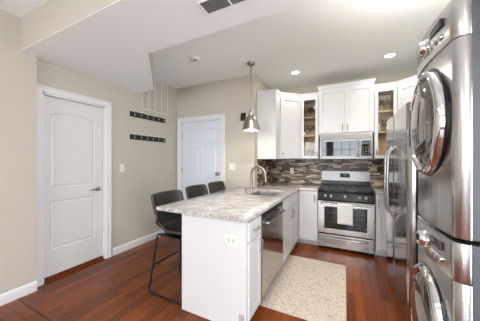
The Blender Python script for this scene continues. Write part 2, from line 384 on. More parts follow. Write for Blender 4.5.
def panel_slab(x0, x1, z0, z1, y, thick, panels):
    """a door slab whose panels are sunk with a moulded edge: front face at y, built as one mesh"""
    mb = MB()
    ys = y
    # back box slightly behind the front face
    mb.box(x0, x1, ys+0.010, ys+thick, z0, z1)
    # front face with holes: triangulated fill
    b = bmesh.new(); edges = []
    def loop(pts):
        vs = [b.verts.new((px, ys, pz)) for px, pz in pts]
        es = [b.edges.new((vs[i], vs[(i+1) % len(vs)])) for i in range(len(vs))]
        edges.extend(es); return vs
    loop([(x0, z0), (x1, z0), (x1, z1), (x0, z1)])
    rings = []
    for (a, c, d, e, rise) in panels:
        o, pb = arch_panel(mb, a, c, d, e, rise, ys)
        loop(o); rings.append(pb)
    bmesh.ops.triangle_fill(b, use_beauty=True, edges=edges, normal=(0, -1, 0))
    bmesh.ops.recalc_face_normals(b, faces=b.faces)
    for f in b.faces:
        if f.normal.y > 0: f.normal_flip()
    mb._merge(b)
    for pb in rings: mb._merge(pb)
    # rim
    mb.box(x0, x0+0.002, ys, ys+0.012, z0, z1).box(x1-0.002, x1, ys, ys+0.012, z0, z1).box(x0, x1, ys, ys+0.012, z1-0.002, z1).box(x0, x1, ys, ys+0.012, z0, z0+0.002)
    return mb
def casing(x0, x1, z1, w_, jamb, zb=0.0):
    mb = MB()
    for s, xe in ((-1, x0), (1, x1)):
        a, c = (xe-w_, xe) if s < 0 else (xe, xe+w_)
        mb.box(a, c, -0.018, 0, zb, z1+w_, bev=0.004)
        o = (a, a+0.022) if s < 0 else (c-0.022, c)
        mb.box(o[0], o[1], -0.026, -0.017, zb, z1+w_, bev=0.004)
        j = (xe-0.001, xe+0.018) if s < 0 else (xe-0.018, xe+0.001)
        mb.box(j[0], j[1], -0.004, jamb, zb, z1)
    mb.box(x0-0.001, x1+0.001, -0.018, 0, z1, z1+w_, bev=0.004); mb.box(x0-w_, x1+w_, -0.026, -0.017, z1+w_-0.022, z1+w_, bev=0.004)
    mb.box(x0, x1, -0.004, jamb, z1-0.018, z1)
    return mb
# door in wall facing +X : a=90 -> local x = +Y
wd = DY1-DY0
d1 = panel_slab(0.020, wd-0.020, 0.045, DZ-0.021, 0.035, 0.04,
     [(0.085, wd-0.125, 1.055, 1.95, 0.055), (0.085, wd-0.125, 0.34, 0.90, 0)]).build('door_1', 'door')
d1.location = (XL, DY0, 0); d1.rotation_euler = (0, 0, R(90)); struct(d1)
hd = MB().lathe([(0, 0), (0.032, 0), (0.032, -0.006), (0.026, -0.012), (0.012, -0.014), (0.012, -0.045), (0, -0.045)], mtx=Matrix.Translation((wd-0.085, 0.035, 0.985)) @ Matrix.Rotation(R(-90), 4, 'X') @ Matrix.Identity(4))
hd.tube([(wd-0.085, -0.008, 0.985), (wd-0.11, -0.012, 0.986), (wd-0.16, -0.012, 0.984), (wd-0.195, -0.008, 0.980)], [0.010, 0.010, 0.009, 0.007])
hd.build('door_handle', 'nickel', d1, 40)
c1 = struct(casing(0, wd, DZ, 0.07, 0.06).build('trim_2', 'trim')); c1.location = (XL, DY0, 0); c1.rotation_euler = (0, 0, R(90))
struct(B(XL-0.10, XL+0.005, DY0+0.02, DY1-0.02, 0, 0.018, bev=0.004).box(XL-0.085, XL-0.02, DY0+0.02, DY1-0.02, 0.016, 0.040).build('trim_3', 'sill'))
# door 2 (entry wall, facing -Y): six panel
w2 = D2X1-D2X0
px = [(0.125, w2/2-0.055), (w2/2+0.055, w2-0.125)]
pn = []
for a, c in px: pn += [(a, c, 1.72, 1.96, 0), (a, c, 0.80, 1.60, 0), (a, c, 0.22, 0.66, 0)]
d2 = panel_slab(0.020, w2-0.020, 0.012, D2Z-0.021, 0.018, 0.042, pn).build('door_2', 'door2'); d2.location = (D2X0, YD, 0); struct(d2)
kb = MB().lathe([(0, 0), (0.033, 0), (0.033, -0.006), (0.014, -0.012), (0.014, -0.03), (0.03, -0.042), (0.034, -0.055), (0.026, -0.068), (0, -0.072)], mtx=Matrix.Translation((w2-0.085, 0.018, 1.13)) @ Matrix.Rotation(R(-90), 4, 'X'))
kb.build('door_knob', 'nickel', d2, 40)
for z in (0.3, 1.17, 1.85):
    MB().tube([(0.020, 0.006, z-0.05), (0.020, 0.006, z+0.05)], 0.008).build('hinge', 'nickel', d2, 40)
c2 = struct(casing(0, w2, D2Z, 0.075, 0.06).build('trim_4', 'trim')); c2.location = (D2X0, YD, 0)

# ---- backsplash
BZ0, BZ1 = 0.925, 1.392
struct(B(XK+0.001, XR-0.001, YB-0.008, YB-0.001, BZ0+0.002, BZ1).build('wall_backsplash', 'mosX'))
struct(B(XK+0.001, XK+0.008, YD+T+0.002, YB-0.009, BZ0+0.002, BZ1).build('wall_backsplash_side', 'mosY'))

# ------------------------------------------------------------------ cabinets
def shaker(mb, x0, x1, z0, z1, y, fr=0.057, th=0.02, rec=0.009, panel=True):
    mb.box(x0, x0+fr, y-th, y, z0, z1, bev=0.0015, seg=1).box(x1-fr, x1, y-th, y, z0, z1, bev=0.0015, seg=1)
    mb.box(x0+fr, x1-fr, y-th, y, z0, z0+fr, bev=0.0015, seg=1).box(x0+fr, x1-fr, y-th, y, z1-fr, z1, bev=0.0015, seg=1)
    if panel: mb.box(x0+fr-0.002, x1-fr+0.002, y-th+rec, y-0.004, z0+fr-0.002, z1-fr+0.002)
    return mb
def bar_pull(x, z, y, L, vertical=True):
    mb = MB(); e = L/2
    if vertical: pts = [(x, y, z-e), (x, y-0.028, z-e), (x, y-0.028, z+e), (x, y, z+e)]
    else: pts = [(x-e, y, z), (x-e, y-0.028, z), (x+e, y-0.028, z), (x+e, y, z)]
    return mb.tube(round_path(pts, 0.012), 0.0055, 8)
CR = [(0.0, 0.0), (-0.006, 0.0), (-0.009, 0.012), (-0.016, 0.036), (-0.022, 0.044), (-0.022, 0.056), (0.0, 0.056)]
def crown(path, z):
    """crown moulding along a polyline in plan (outside is to the right of travel), mitred"""
    mb = MB(); b = bmesh.new(); P = [Vector(p) for p in path]; rings = []
    for i, p in enumerate(P):
        ds = []
        if i > 0: ds.append((P[i]-P[i-1]).normalized())
        if i < len(P)-1: ds.append((P[i+1]-P[i]).normalized())
        ns = [Vector((d.y, -d.x)) for d in ds]; n = sum(ns, Vector((0, 0))).normalized(); k = 1/max(0.3, n.dot(ns[0]))
        rings.append([b.verts.new((p.x+n.x*-o*k, p.y+n.y*-o*k, z+h)) for o, h in CR])
    for a, c in zip(rings, rings[1:]):
        m = len(a)
        for i in range(m): b.faces.new((a[i], a[(i+1) % m], c[(i+1) % m], c[i]))
    b.faces.new(rings[0]); b.faces.new(rings[-1][::-1])
    bmesh.ops.recalc_face_normals(b, faces=b.faces)
    return mb._merge(b)
UZ0, UZ1 = 1.395, 2.48
FY = 3.87
# left corner wall cabinet (end panel + diagonal door)
cc = thing('corner_wall_cabinet', 'white corner wall cabinet with an angled door, above the sink, beside the pendant light', 'cabinet', (XK, YB, UZ0))
poly = [(0.002, -0.82), (0.33, -0.82), (0.34, -0.63), (0.64, -0.33), (0.64, -0.001), (0.002, -0.001)]
MB().prism(poly, 0, UZ1-UZ0).build('body', 'cab', cc)
dl = math.hypot(0.30, 0.30)
mD = Matrix.Translation((0.34, -0.63, 0)) @ Matrix.Rotation(R(45), 4, 'Z')
def sh_m(mtx, *a, **k):
    q = shaker(MB(), *a, **k); q.bm.transform(mtx); return q
dr = sh_m(mD, 0.012, dl-0.012, 0.012, UZ1-UZ0-0.02, -0.001).build('door', 'cab', cc)
q = bar_pull(0.045, 0.09, -0.021, 0.045); q.bm.transform(mD); q.build('knob', 'nickel', dr, 40)
crown([(0.002, -0.82), (0.33, -0.82), (0.34, -0.63), (0.64, -0.33)], UZ1-UZ0).build('crown', 'cab', cc)
# right corner wall cabinet
cr_ = thing('corner_wall_cabinet', 'white corner wall cabinet with an angled door, partly behind the dryer', 'cabinet', (XR, YB, UZ0))
poly = [(-0.64, -0.001), (-0.608, -0.33), (-0.31, -0.63), (-0.002, -0.63), (-0.002, -0.001)]
poly = [(-0.607, -0.001), (-0.607, -0.33), (-0.307, -0.63), (-0.002, -0.63), (-0.002, -0.001)]
MB().prism(poly, 0, UZ1-UZ0).build('body', 'cab', cr_)
mE = Matrix.Translation((-0.607, -0.33, 0)) @ Matrix.Rotation(R(-45), 4, 'Z')
dr = sh_m(mE, 0.012, dl-0.012, 0.012, UZ1-UZ0-0.02, -0.001).build('door', 'cab', cr_)
q = bar_pull(dl-0.045, 0.09, -0.021, 0.045); q.bm.transform(mE); q.build('knob', 'nickel', dr, 40)
crown([(-0.607, -0.33), (-0.307, -0.63), (-0.002, -0.63)], UZ1-UZ0).build('crown', 'cab', cr_)
# glass-door cabinets
def glass_cab(x0, x1, label, handle_side):
    W = x1-x0; H = UZ1-UZ0; D = YB-FY-0.001
    t = thing('glass_wall_cabinet', label, 'cabinet', (x0, FY, UZ0))
    b = MB(); th = 0.016
    b.box(0.001, th, 0, D, 0, H).box(W-th, W-0.001, 0, D, 0, H).box(th, W-th, 0, D, 0, th).box(th, W-th, 0, D, H-0.03, H)
    b.box(0.001, 0.022, -0.001, 0.02, 0, H).box(W-0.022, W-0.001, -0.001, 0.02, 0, H)
    b.build('body', 'cab', t)
    l = MB().box(th, W-th, D-0.012, D-0.002, th, H-0.03); l.box(th, th+0.003, 0.022, D-0.012, th, H-0.03).box(W-th-0.003, W-th, 0.022, D-0.012, th, H-0.03)
    l.build('lining', 'cabin', t)
    for z in (0.40, 0.72): B(th+0.004, W-th-0.004, 0.03, D-0.014, z, z+0.018).build('shelf', 'shelf', t)
    d = shaker(MB(), 0.010, W-0.010, 0.010, H-0.02, -0.002, panel=False, fr=0.043).build('door', 'cab', t)
    B(0.051, W-0.051, -0.013, -0.009, 0.051, H-0.061).build('pane', 'pane', d)
    hx = W-0.031 if handle_side > 0 else 0.031
    bar_pull(hx, 0.10, -0.022, 0.06).build('handle', 'nickel', d, 40)
    crown([(0, 0), (W, 0)], H).build('crown', 'cab', t)
    return t
glass_cab(-0.70, -0.402, 'narrow white wall cabinet with glass door, between corner cabinet by pendant and microwave cabinet', 1)
glass_cab(0.402, 0.70, 'narrow white wall cabinet with glass door, just above the refrigerator top edge', -1)
# centre cabinet over the microwave
CZ0, CZ1 = 1.80, 2.565
ct = thing('over_range_wall_cabinet', 'white two-door wall cabinet above the microwave, taller than its neighbours', 'cabinet', (-0.40, 3.83, CZ0))
B(0.001, 0.799, 0, YB-3.83-0.001, 0, CZ1-CZ0).build('body', 'cab', ct)
for x0, x1, hx in ((0.010, 0.398, 0.365), (0.402, 0.790, 0.435)):
    d = shaker(MB(), x0, x1, 0.02, CZ1-CZ0-0.02, -0.001).build('door', 'cab', ct)
    bar_pull(hx, 0.10, -0.021, 0.09).build('handle', 'nickel', d, 40)
crown([(0.001, YB-3.83-0.001), (0.001, 0), (0.799, 0), (0.799, YB-3.83-0.001)], CZ1-CZ0).build('crown', 'cab', ct)

# ---- base cabinets. Peninsula faces +X at x = -0.70
PX = -0.70; CH = 0.8915; TK = 0.09
def base_x(y0, y1, name, label, front_end=False):
    t = thing(name, label, 'cabinet', (PX, y0, 0), 90)
    return t, y1-y0
t, W = base_x(1.527, 1.82, 'end_base_cabinet', 'white base cabinet with a drawer over a door at the free end of the peninsula')
D = PX-(-1.35)
B(0.018, W-0.001, 0, D, TK, CH-0.001).build('body', 'cab', t)
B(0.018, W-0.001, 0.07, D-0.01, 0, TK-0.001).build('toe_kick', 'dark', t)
B(0, 0.018, -0.002, D, 0, CH-0.001, bev=0.002, seg=1).build('end_panel', 'cab', t)
d = B(0.022, W-0.006, -0.021, -0.001, 0.715, CH-0.015, bev=0.003).build('drawer', 'cab', t)
bar_pull(W/2, 0.80, -0.021, 0.10, False).build('handle', 'nickel', d, 40)
d = shaker(MB(), 0.022, W-0.006, TK+0.005, 0.705, -0.001).build('door', 'cab', t)
bar_pull(W-0.04, 0.62, -0.021, 0.10).build('handle', 'nickel', d, 40)
t, W = base_x(2.565, 3.55, 'sink_base_cabinet', 'white two-door base cabinet under the sink, between dishwasher and room corner')
B(0.001, 0.936, 0, 0.02, TK, CH-0.001).box(0.001, 0.018, 0.02, D, TK, CH-0.001).box(0.918, 0.936, 0.02, D, TK, CH-0.001).box(0.018, 0.918, 0.02, D, TK, TK+0.018).build('body', 'cab', t)
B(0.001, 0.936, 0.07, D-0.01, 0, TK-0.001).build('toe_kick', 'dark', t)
B(0.006, 0.931, -0.021, -0.001, 0.73, CH-0.015, bev=0.003).build('false_drawer_front', 'cab', t)
for x0, x1, hx in ((0.006, 0.466, 0.43), (0.471, 0.931, 0.507)):
    d = shaker(MB(), x0, x1, TK+0.005, 0.722, -0.001).build('door', 'cab', t)
    bar_pull(hx, 0.62, -0.021, 0.10).build('handle', 'nickel', d, 40)
BF = 3.575
t = thing('corner_base_cabinet', 'white single-door base cabinet in the corner beside the range, nearer the sink', 'cabinet', (XK, BF, 0))
B(0.003, 0.953, 0, YB-BF-0.002, TK, CH-0.001).build('body', 'cab', t)
B(0.003, 0.953, 0.07, YB-BF-0.01, 0, TK-0.001).build('toe_kick', 'trim', t)
d = shaker(MB(), 0.665, 0.948, TK+0.005, CH-0.015, -0.001).build('door', 'cab', t)
bar_pull(0.915, 0.77, -0.021, 0.10).build('handle', 'nickel', d, 40)
t = thing('narrow_base_cabinet', 'white base cabinet between the range and the refrigerator', 'cabinet', (0.390, BF, 0))
WR = XR-0.390-0.003
B(0.001, WR, 0, YB-BF-0.002, TK, CH-0.001).build('body', 'cab', t)
B(0.001, WR, 0.07, YB-BF-0.01, 0, TK-0.001).build('toe_kick', 'trim', t)
d = shaker(MB(), 0.006, 0.31, TK+0.005, CH-0.015, -0.001).build('door', 'cab', t)
bar_pull(0.036, 0.77, -0.021, 0.10).build('handle', 'nickel', d, 40)

# ---- worktops (granite), L shaped with sink cut-out
SX0, SX1, SY0, SY1 = -1.19, -0.79, 2.57, 3.10
def slab(xs, ys, inside, z0, z1):
    b = bmesh.new(); vt = {}
    def v(i, j, z):
        k = (i, j, z)
        if k not in vt: vt[k] = b.verts.new((xs[i], ys[j], z))
        return vt[k]
    ins = lambda i, j: 0 <= i < len(xs)-1 and 0 <= j < len(ys)-1 and inside((xs[i]+xs[i+1])/2, (ys[j]+ys[j+1])/2)
    for i in range(len(xs)-1):
        for j in range(len(ys)-1):
            if not ins(i, j): continue
            b.faces.new((v(i, j, z1), v(i+1, j, z1), v(i+1, j+1, z1), v(i, j+1, z1)))
            b.faces.new((v(i, j, z0), v(i, j+1, z0), v(i+1, j+1, z0), v(i+1, j, z0)))
            for (di, dj, p, q) in ((-1, 0, (i, j), (i, j+1)), (1, 0, (i+1, j+1), (i+1, j)), (0, -1, (i+1, j), (i, j)), (0, 1, (i, j+1), (i+1, j+1))):
                if not ins(i+di, j+dj): b.faces.new((v(*p, z1), v(*q, z1), v(*q, z0), v(*p, z0)))
    bmesh.ops.recalc_face_normals(b, faces=b.faces)
    sh = [e for e in b.edges if len(e.link_faces) == 2 and e.calc_face_angle() > 1.0 and all(abs(p.co.z-z1) < 1e-6 for p in e.verts)]
    bmesh.ops.bevel(b, geom=sh, offset=0.006, segments=2, profile=0.5, affect='EDGES')
    return MB()._merge(b)
CT0, CT1 = 0.892, 0.925
def ins_l(x, y):
    if SX0 < x < SX1 and SY0 < y < SY1: return False
    if y < YD: return x < -0.668
    return x > XK and (y > 3.545 or x < -0.668)
wt = slab([-1.635, XK+0.001, SX0, SX1, -0.668, -0.386], [1.49, SY0, SY1, YD-0.001, 3.545, YB-0.009], ins_l, CT0, CT1).build('countertop', 'granite', None, 30)
tag(wt, 'long speckled pale granite countertop of the peninsula, running on into the corner', 'countertop')
wt2 = slab([0.390, XR-0.002], [3.545, YB-0.009], lambda x, y: True, CT0, CT1).build('countertop', 'granite', None, 30)
tag(wt2, 'short granite countertop piece between the range and the refrigerator', 'countertop')
# sink
sk = thing('kitchen_sink', 'stainless undermount sink set in the peninsula countertop', 'sink', ((SX0+SX1)/2, (SY0+SY1)/2, 0))
hx, hy = (SX1-SX0)/2, (SY1-SY0)/2
def rrect(hx, hy, r, n=5):
    pts = []
    for cx, cy, a0 in ((hx-r, hy-r, 0), (-hx+r, hy-r, 90), (-hx+r, -hy+r, 180), (hx-r, -hy+r, 270)):
        for i in range(n+1): a = R(a0+90*i/n); pts.append((cx+r*math.cos(a), cy+r*math.sin(a)))
    return pts
def bowl(rings):
    b = bmesh.new(); V = [[b.verts.new((x, y, z)) for x, y in pts] for pts, z in rings]
    for a, c in zip(V, V[1:]):
        n = len(a)
        for i in range(n): b.faces.new((a[i], a[(i+1) % n], c[(i+1) % n], c[i]))
    b.faces.new(V[-1]); bmesh.ops.recalc_face_normals(b, faces=b.faces); return MB()._merge(b)
bo = bowl([(rrect(hx+0.015, hy+0.015, 0.05), 0.884), (rrect(hx+0.015, hy+0.015, 0.05), 0.8905), (rrect(hx-0.001, hy-0.001, 0.045), 0.8905), (rrect(hx-0.006, hy-0.006, 0.05), 0.72), (rrect(hx-0.03, hy-0.03, 0.04), 0.70)])
bo.build('basin', 'sinks', sk, 35)
MB().lathe([(0, 0.703), (0.03, 0.703), (0.042, 0.708), (0.045, 0.702)]).build('drain', 'chrome', sk, 35)
# faucet
fc = thing('kitchen_faucet', 'brushed nickel gooseneck faucet behind the sink', 'faucet', (-1.255, 2.93, CT1))
MB().lathe([(0, 0), (0.030, 0), (0.030, 0.008), (0.024, 0.014), (0.020, 0.05), (0.020, 0.11), (0.016, 0.125), (0, 0.125)]).build('base', 'nickel', fc, 40)
pts = [(0, 0, 0.10)] + [(0, 0, 0.235)] + [(0.115-0.115*math.cos(PI*i/12), -0.02*i/12, 0.235+0.115*math.sin(PI*i/12)) for i in range(1, 12)] + [(0.232, -0.02, 0.22), (0.238, -0.02, 0.18)]
MB().tube(pts, 0.018, 12).build('spout', 'nickel', fc, 60)
MB().tube([(0.236, -0.02, 0.20), (0.240, -0.02, 0.14)], [0.020, 0.023], 14).build('spray_head', 'nickel', fc, 40)
MB().tube([(0, 0.012, 0.085), (0, 0.045, 0.095), (-0.01, 0.06, 0.17), (-0.012, 0.064, 0.205)], [0.012, 0.011, 0.008, 0.007], 10).build('lever', 'nickel', fc, 40)
sd = thing('soap_dispenser', 'small brushed nickel soap dispenser beside the faucet base', 'soap dispenser', (-1.245, 2.72, CT1))
MB().lathe([(0, 0), (0.02, 0), (0.02, 0.006), (0.011, 0.012), (0.011, 0.05), (0.016, 0.055), (0.016, 0.07), (0, 0.072)]).build('pump', 'nickel', sd, 40)
MB().tube([(0, 0, 0.062), (0.05, 0, 0.066), (0.065, 0, 0.058)], 0.006).build('nozzle', 'nickel', sd, 40)
# dishwasher
dw = thing('dishwasher', 'stainless steel dishwasher built into the peninsula, in front of the rug edge', 'dishwasher', (PX, 1.823, 0), 90)
W = 0.738
B(0.002, W-0.002, 0.004, 0.06, TK, 0.880).box(0.002, W-0.002, 0.06, 0.58, TK, 0.66).build('body', 'blackm', dw)
B(0.004, W-0.004, 0.06, 0.5, 0.0, TK-0.001).build('toe_kick', 'black', dw)
d = B(0.005, W-0.005, -0.026, 0.003, TK+0.01, 0.872, bev=0.004).build('door', 'fridge', dw)
B(0.02, W-0.02, -0.0275, -0.0255, 0.838, 0.868).build('control_strip', 'black', d)
MB().tube(round_path([(0.07, -0.024, 0.79), (0.07, -0.066, 0.785), (W-0.07, -0.066, 0.785), (W-0.07, -0.024, 0.79)], 0.025), 0.0115, 10).build('handle', 'steelH', d, 40)
B(W*0.5-0.04, W*0.5+0.04, -0.0285, -0.0272, 0.846, 0.860).build('display', 'glassd', d)

# ---- range
rg = thing('gas_range', 'stainless steel gas range with black cooktop, under the microwave', 'stove', (0.0, 3.54, 0))
RW = 0.381
B(-RW+0.002, RW-0.002, 0.03, 0.645, 0.03, 0.885).build('body', 'blackm', rg)
for sx in (-1, 1):
    for yy in (0.08, 0.58): MB().lathe([(0, 0), (0.018, 0), (0.018, 0.031), (0, 0.031)], center=(sx*0.33, yy, 0), n=14).build('foot', 'rubber', rg, 40)
dr = B(-RW+0.003, RW-0.003, -0.002, 0.03, 0.045, 0.235, bev=0.005).build('drawer', 'steel', rg)
MB().tube(round_path([(-0.30, 0, 0.195), (-0.28, -0.045, 0.195), (0, -0.05, 0.195), (0.28, -0.045, 0.195), (0.30, 0, 0.195)], 0.03), 0.010, 10).build('handle', 'steelH', dr, 50)
B(-RW+0.003, RW-0.003, 0.006, 0.03, 0.237, 0.255).build('drawer_gap', 'black', rg)
od = MB()
od.box(-RW+0.003, -0.285, -0.006, 0.03, 0.258, 0.745, bev=0.003).box(0.285, RW-0.003, -0.006, 0.03, 0.258, 0.745, bev=0.003).box(-0.285, 0.285, -0.006, 0.03, 0.258, 0.33, bev=0.003).box(-0.285, 0.285, -0.006, 0.03, 0.665, 0.745, bev=0.003)
od = od.build('oven_door', 'steel', rg)
wn = B(-0.287, 0.287, 0.0, 0.006, 0.328, 0.667).build('window', 'glassd', od)
rk = MB()
for z in (0.43, 0.50, 0.57): rk.tube([(-0.25, -0.0015, z), (0.25, -0.0015, z)], 0.0016, 6)
rk.build('oven_rack', 'grey', wn)
MB().tube(round_path([(-0.335, 0, 0.715), (-0.335, -0.055, 0.72), (0.335, -0.055, 0.72), (0.335, 0, 0.715)], 0.03), 0.012, 12).build('handle', 'steelH', od, 50)
cp = MB(); prof = [(-0.010, 0.755), (-0.022, 0.772), (0.012, 0.875), (0.06, 0.890), (0.06, 0.755)]
b = bmesh.new(); r0 = [b.verts.new((-RW, y, z)) for y, z in prof]; r1 = [b.verts.new((RW, y, z)) for y, z in prof]
b.faces.new(r0); b.faces.new(r1[::-1])
for i in range(5): b.faces.new((r0[i], r1[i], r1[(i+1) % 5], r0[(i+1) % 5]))
bmesh.ops.recalc_face_normals(b, faces=b.faces); cp._merge(b)
cp = cp.build('control_panel', 'black', rg)
tilt = math.atan2(0.034, 0.103)
for x in (-0.27, -0.19, 0.0, 0.19, 0.27):
    m = Matrix.Translation((x, -0.005, 0.824)) @ Matrix.Rotation(R(90)-tilt, 4, 'X')
    k = MB().lathe([(0, -0.002), (0.024, -0.002), (0.024, 0.006), (0.019, 0.010), (0.017, 0.030), (0.0, 0.032)], n=20, mtx=m)
    k = k.build('knob', 'steelm', cp, 40)
tp = MB().box(-RW, RW, 0.012, 0.62, 0.8905, 0.905, bev=0.006)
tp.build('cooktop', 'black', rg, 40)
for x, y, r in ((-0.22, 0.18, 0.05), (0.22, 0.18, 0.055), (-0.22, 0.45, 0.045), (0.22, 0.45, 0.04), (0.0, 0.31, 0.05)):
    MB().lathe([(0, 0.905), (r, 0.905), (r, 0.914), (r*0.8, 0.917), (r*0.8, 0.926), (0, 0.927)], center=(x, y, 0), n=20).build('burner', 'iron', rg, 40)
for x0, x1 in ((-0.365, -0.125), (-0.12, 0.12), (0.125, 0.365)):
    g = MB(); h = 0.938; xm = (x0+x1)/2
    for yy in (0.06, 0.58): g.box(x0, x1, yy-0.007, yy+0.007, h-0.012, h, bev=0.002)
    for xx in (x0+0.007, x1-0.007): g.box(xx-0.007, xx+0.007, 0.06, 0.58, h-0.012, h, bev=0.002)
    g.box(xm-0.006, xm+0.006, 0.06, 0.58, h-0.010, h+0.004, bev=0.002)
    for yy in (0.18, 0.32, 0.45): g.box(x0, x1, yy-0.006, yy+0.006, h-0.010, h+0.004, bev=0.002)
    for xx in (x0+0.007, x1-0.007):
        for yy in (0.06, 0.58): g.box(xx-0.007, xx+0.007, yy-0.007, yy+0.007, 0.904, h-0.005)
    g.build('grate', 'iron', rg)
bg = B(-RW+0.01, RW-0.01, 0.60, 0.648, 0.90, 1.02).build('backguard_base', 'black', rg)
bk = MB(); prof = [(0.585, 1.02), (0.600, 1.185), (0.615, 1.195), (0.648, 1.195), (0.648, 1.02)]
b = bmesh.new(); r0 = [b.verts.new((-RW+0.004, y, z)) for y, z in prof]; r1 = [b.verts.new((RW-0.004, y, z)) for y, z in prof]
b.faces.new(r0); b.faces.new(r1[::-1])
for i in range(5): b.faces.new((r0[i], r1[i], r1[(i+1) % 5], r0[(i+1) % 5]))
bmesh.ops.recalc_face_normals(b, faces=b.faces)
bk = bk._merge(b).build('backguard', 'steelm', rg)
dp = MB().box(-0.075, 0.075, -0.002, 0.002, -0.035, 0.035, mtx=Matrix.Translation((0, 0.592, 1.11)) @ Matrix.Rotation(-math.atan2(0.015, 0.165), 4, 'X')).build('clock_panel', 'rubber', bk)
MB().box(-0.028, 0.028, -0.001, 0.001, -0.008, 0.010, mtx=Matrix.Translation((0, 0.5900, 1.115)) @ Matrix.Rotation(-math.atan2(0.015, 0.165), 4, 'X')).build('display', 'disp', dp)
# towel over the oven handle
def tw(u, v):
    x = -0.10+0.20*u; s = v
    a = 0.016
    L1, arc, L2 = 0.285, PI*a, 0.22; d = s*(L1+arc+L2)
    if d < L1: y, z = -0.055-a, 0.72-(L1-d)
    elif d < L1+arc: th = (d-L1)/a; y, z = -0.055-a*math.cos(th), 0.72+a*math.sin(th)
    else: y, z = -0.055+a, 0.72-(d-L1-arc)
    if y < -0.06: y -= 0.004*math.sin(u*9)*(0.72-z)/0.23*0.8
    return (x, y, z)
to = MB().grid(tw, 16, 40).build('dish_towel', 'towel', None, 60, (0, 3.54, 0))
md = to.modifiers.new('thickness', 'SOLIDIFY'); md.thickness = 0.004; md.offset = 1
tag(to, 'white dish towel with faint grey stripes folded over the oven door handle', 'towel')

# ---- microwave
mw = thing('microwave', 'stainless over-range microwave mounted under the two-door wall cabinet', 'microwave', (0, 3.80, 1.39))
MH = 0.405
B(-0.379, 0.379, 0.012, 0.395, 0, MH).build('body', 'blackm', mw)
vt = B(-0.379, 0.379, -0.014, 0.012, 0.325, MH, bev=0.004).build('vent_grille', 'steelm', mw)
sl = MB()
for i in range(4): sl.box(-0.35, 0.35, -0.0155, -0.0135, 0.343+i*0.012, 0.347+i*0.012)
sl.build('slot', 'grey', vt)
md_ = MB(); X1 = 0.205
md_.box(-0.379, -0.345, -0.022, 0.012, 0.002, 0.322, bev=0.003).box(0.150, X1, -0.022, 0.012, 0.002, 0.322, bev=0.003).box(-0.345, 0.150, -0.022, 0.012, 0.002, 0.055, bev=0.003).box(-0.345, 0.150, -0.022, 0.012, 0.285, 0.322, bev=0.003)
md_ = md_.build('door', 'steelm', mw)
B(-0.347, 0.152, -0.018, 0.0, 0.053, 0.287).build('window', 'glassd', md_)
MB().tube(round_path([(0.178, -0.02, 0.05), (0.178, -0.060, 0.06), (0.178, -0.060, 0.285), (0.178, -0.02, 0.295)], 0.02), 0.011, 10).build('handle', 'steelH', md_, 50)
k = MB().box(X1+0.002, 0.379, -0.020, 0.012, 0.002, 0.322, bev=0.003).build('control_panel', 'steelm', mw)
B(X1+0.014, 0.352, -0.022, -0.018, 0.055, 0.287).build('keypad', 'glassd', k)
bt = MB()
for i in range(3):
    for j in range(4): bt.box(X1+0.035+i*0.036, X1+0.057+i*0.036, -0.0228, -0.0215, 0.075+j*0.033, 0.092+j*0.033)
bt.build('key', 'grey', k)
B(X1+0.03, 0.335, -0.0228, -0.0215, 0.235, 0.270).build('display', 'disp', k)

# ---- refrigerator (faces -X)
FX = 0.441
fr = thing('refrigerator', 'tall side-by-side stainless steel refrigerator beside the washer and dryer stack', 'refrigerator', (FX, 2.56, 0), -90)
FW, FH = 0.49, 1.83
B(-FW, FW, 0.085, 0.80, 0.035, FH-0.015).build('body', 'washd', fr)
B(-FW+0.01, FW-0.01, 0.06, 0.75, 0.0, 0.034).build('base_grille', 'black', fr)
for x0, x1, hx in ((-FW, -0.048, -0.12), (-0.042, FW, 0.03)):
    pl = [(x0, 0.082), (x0, 0.012), (x0+0.008, 0.003), (x0+0.02, 0.0), (x1-0.055, 0.0), (x1-0.035, 0.003), (x1-0.016, 0.012), (x1-0.005, 0.027), (x1, 0.05), (x1, 0.082)]
    d = MB().prism(pl, 0.04, FH, bev=0.002).build('door', 'fridge', fr)
    MB().tube(round_path([(hx, 0.002, 0.80), (hx, -0.06, 0.88), (hx, -0.065, 1.15), (hx, -0.06, 1.43), (hx, 0.002, 1.51)], 0.06), 0.0135, 12).build('handle', 'steelH', d, 50)
for x in (-FW+0.06, FW-0.06): B(x-0.04, x+0.04, 0.03, 0.14, FH+0.001, FH+0.014, bev=0.004).build('hinge_cover', 'washd', fr)

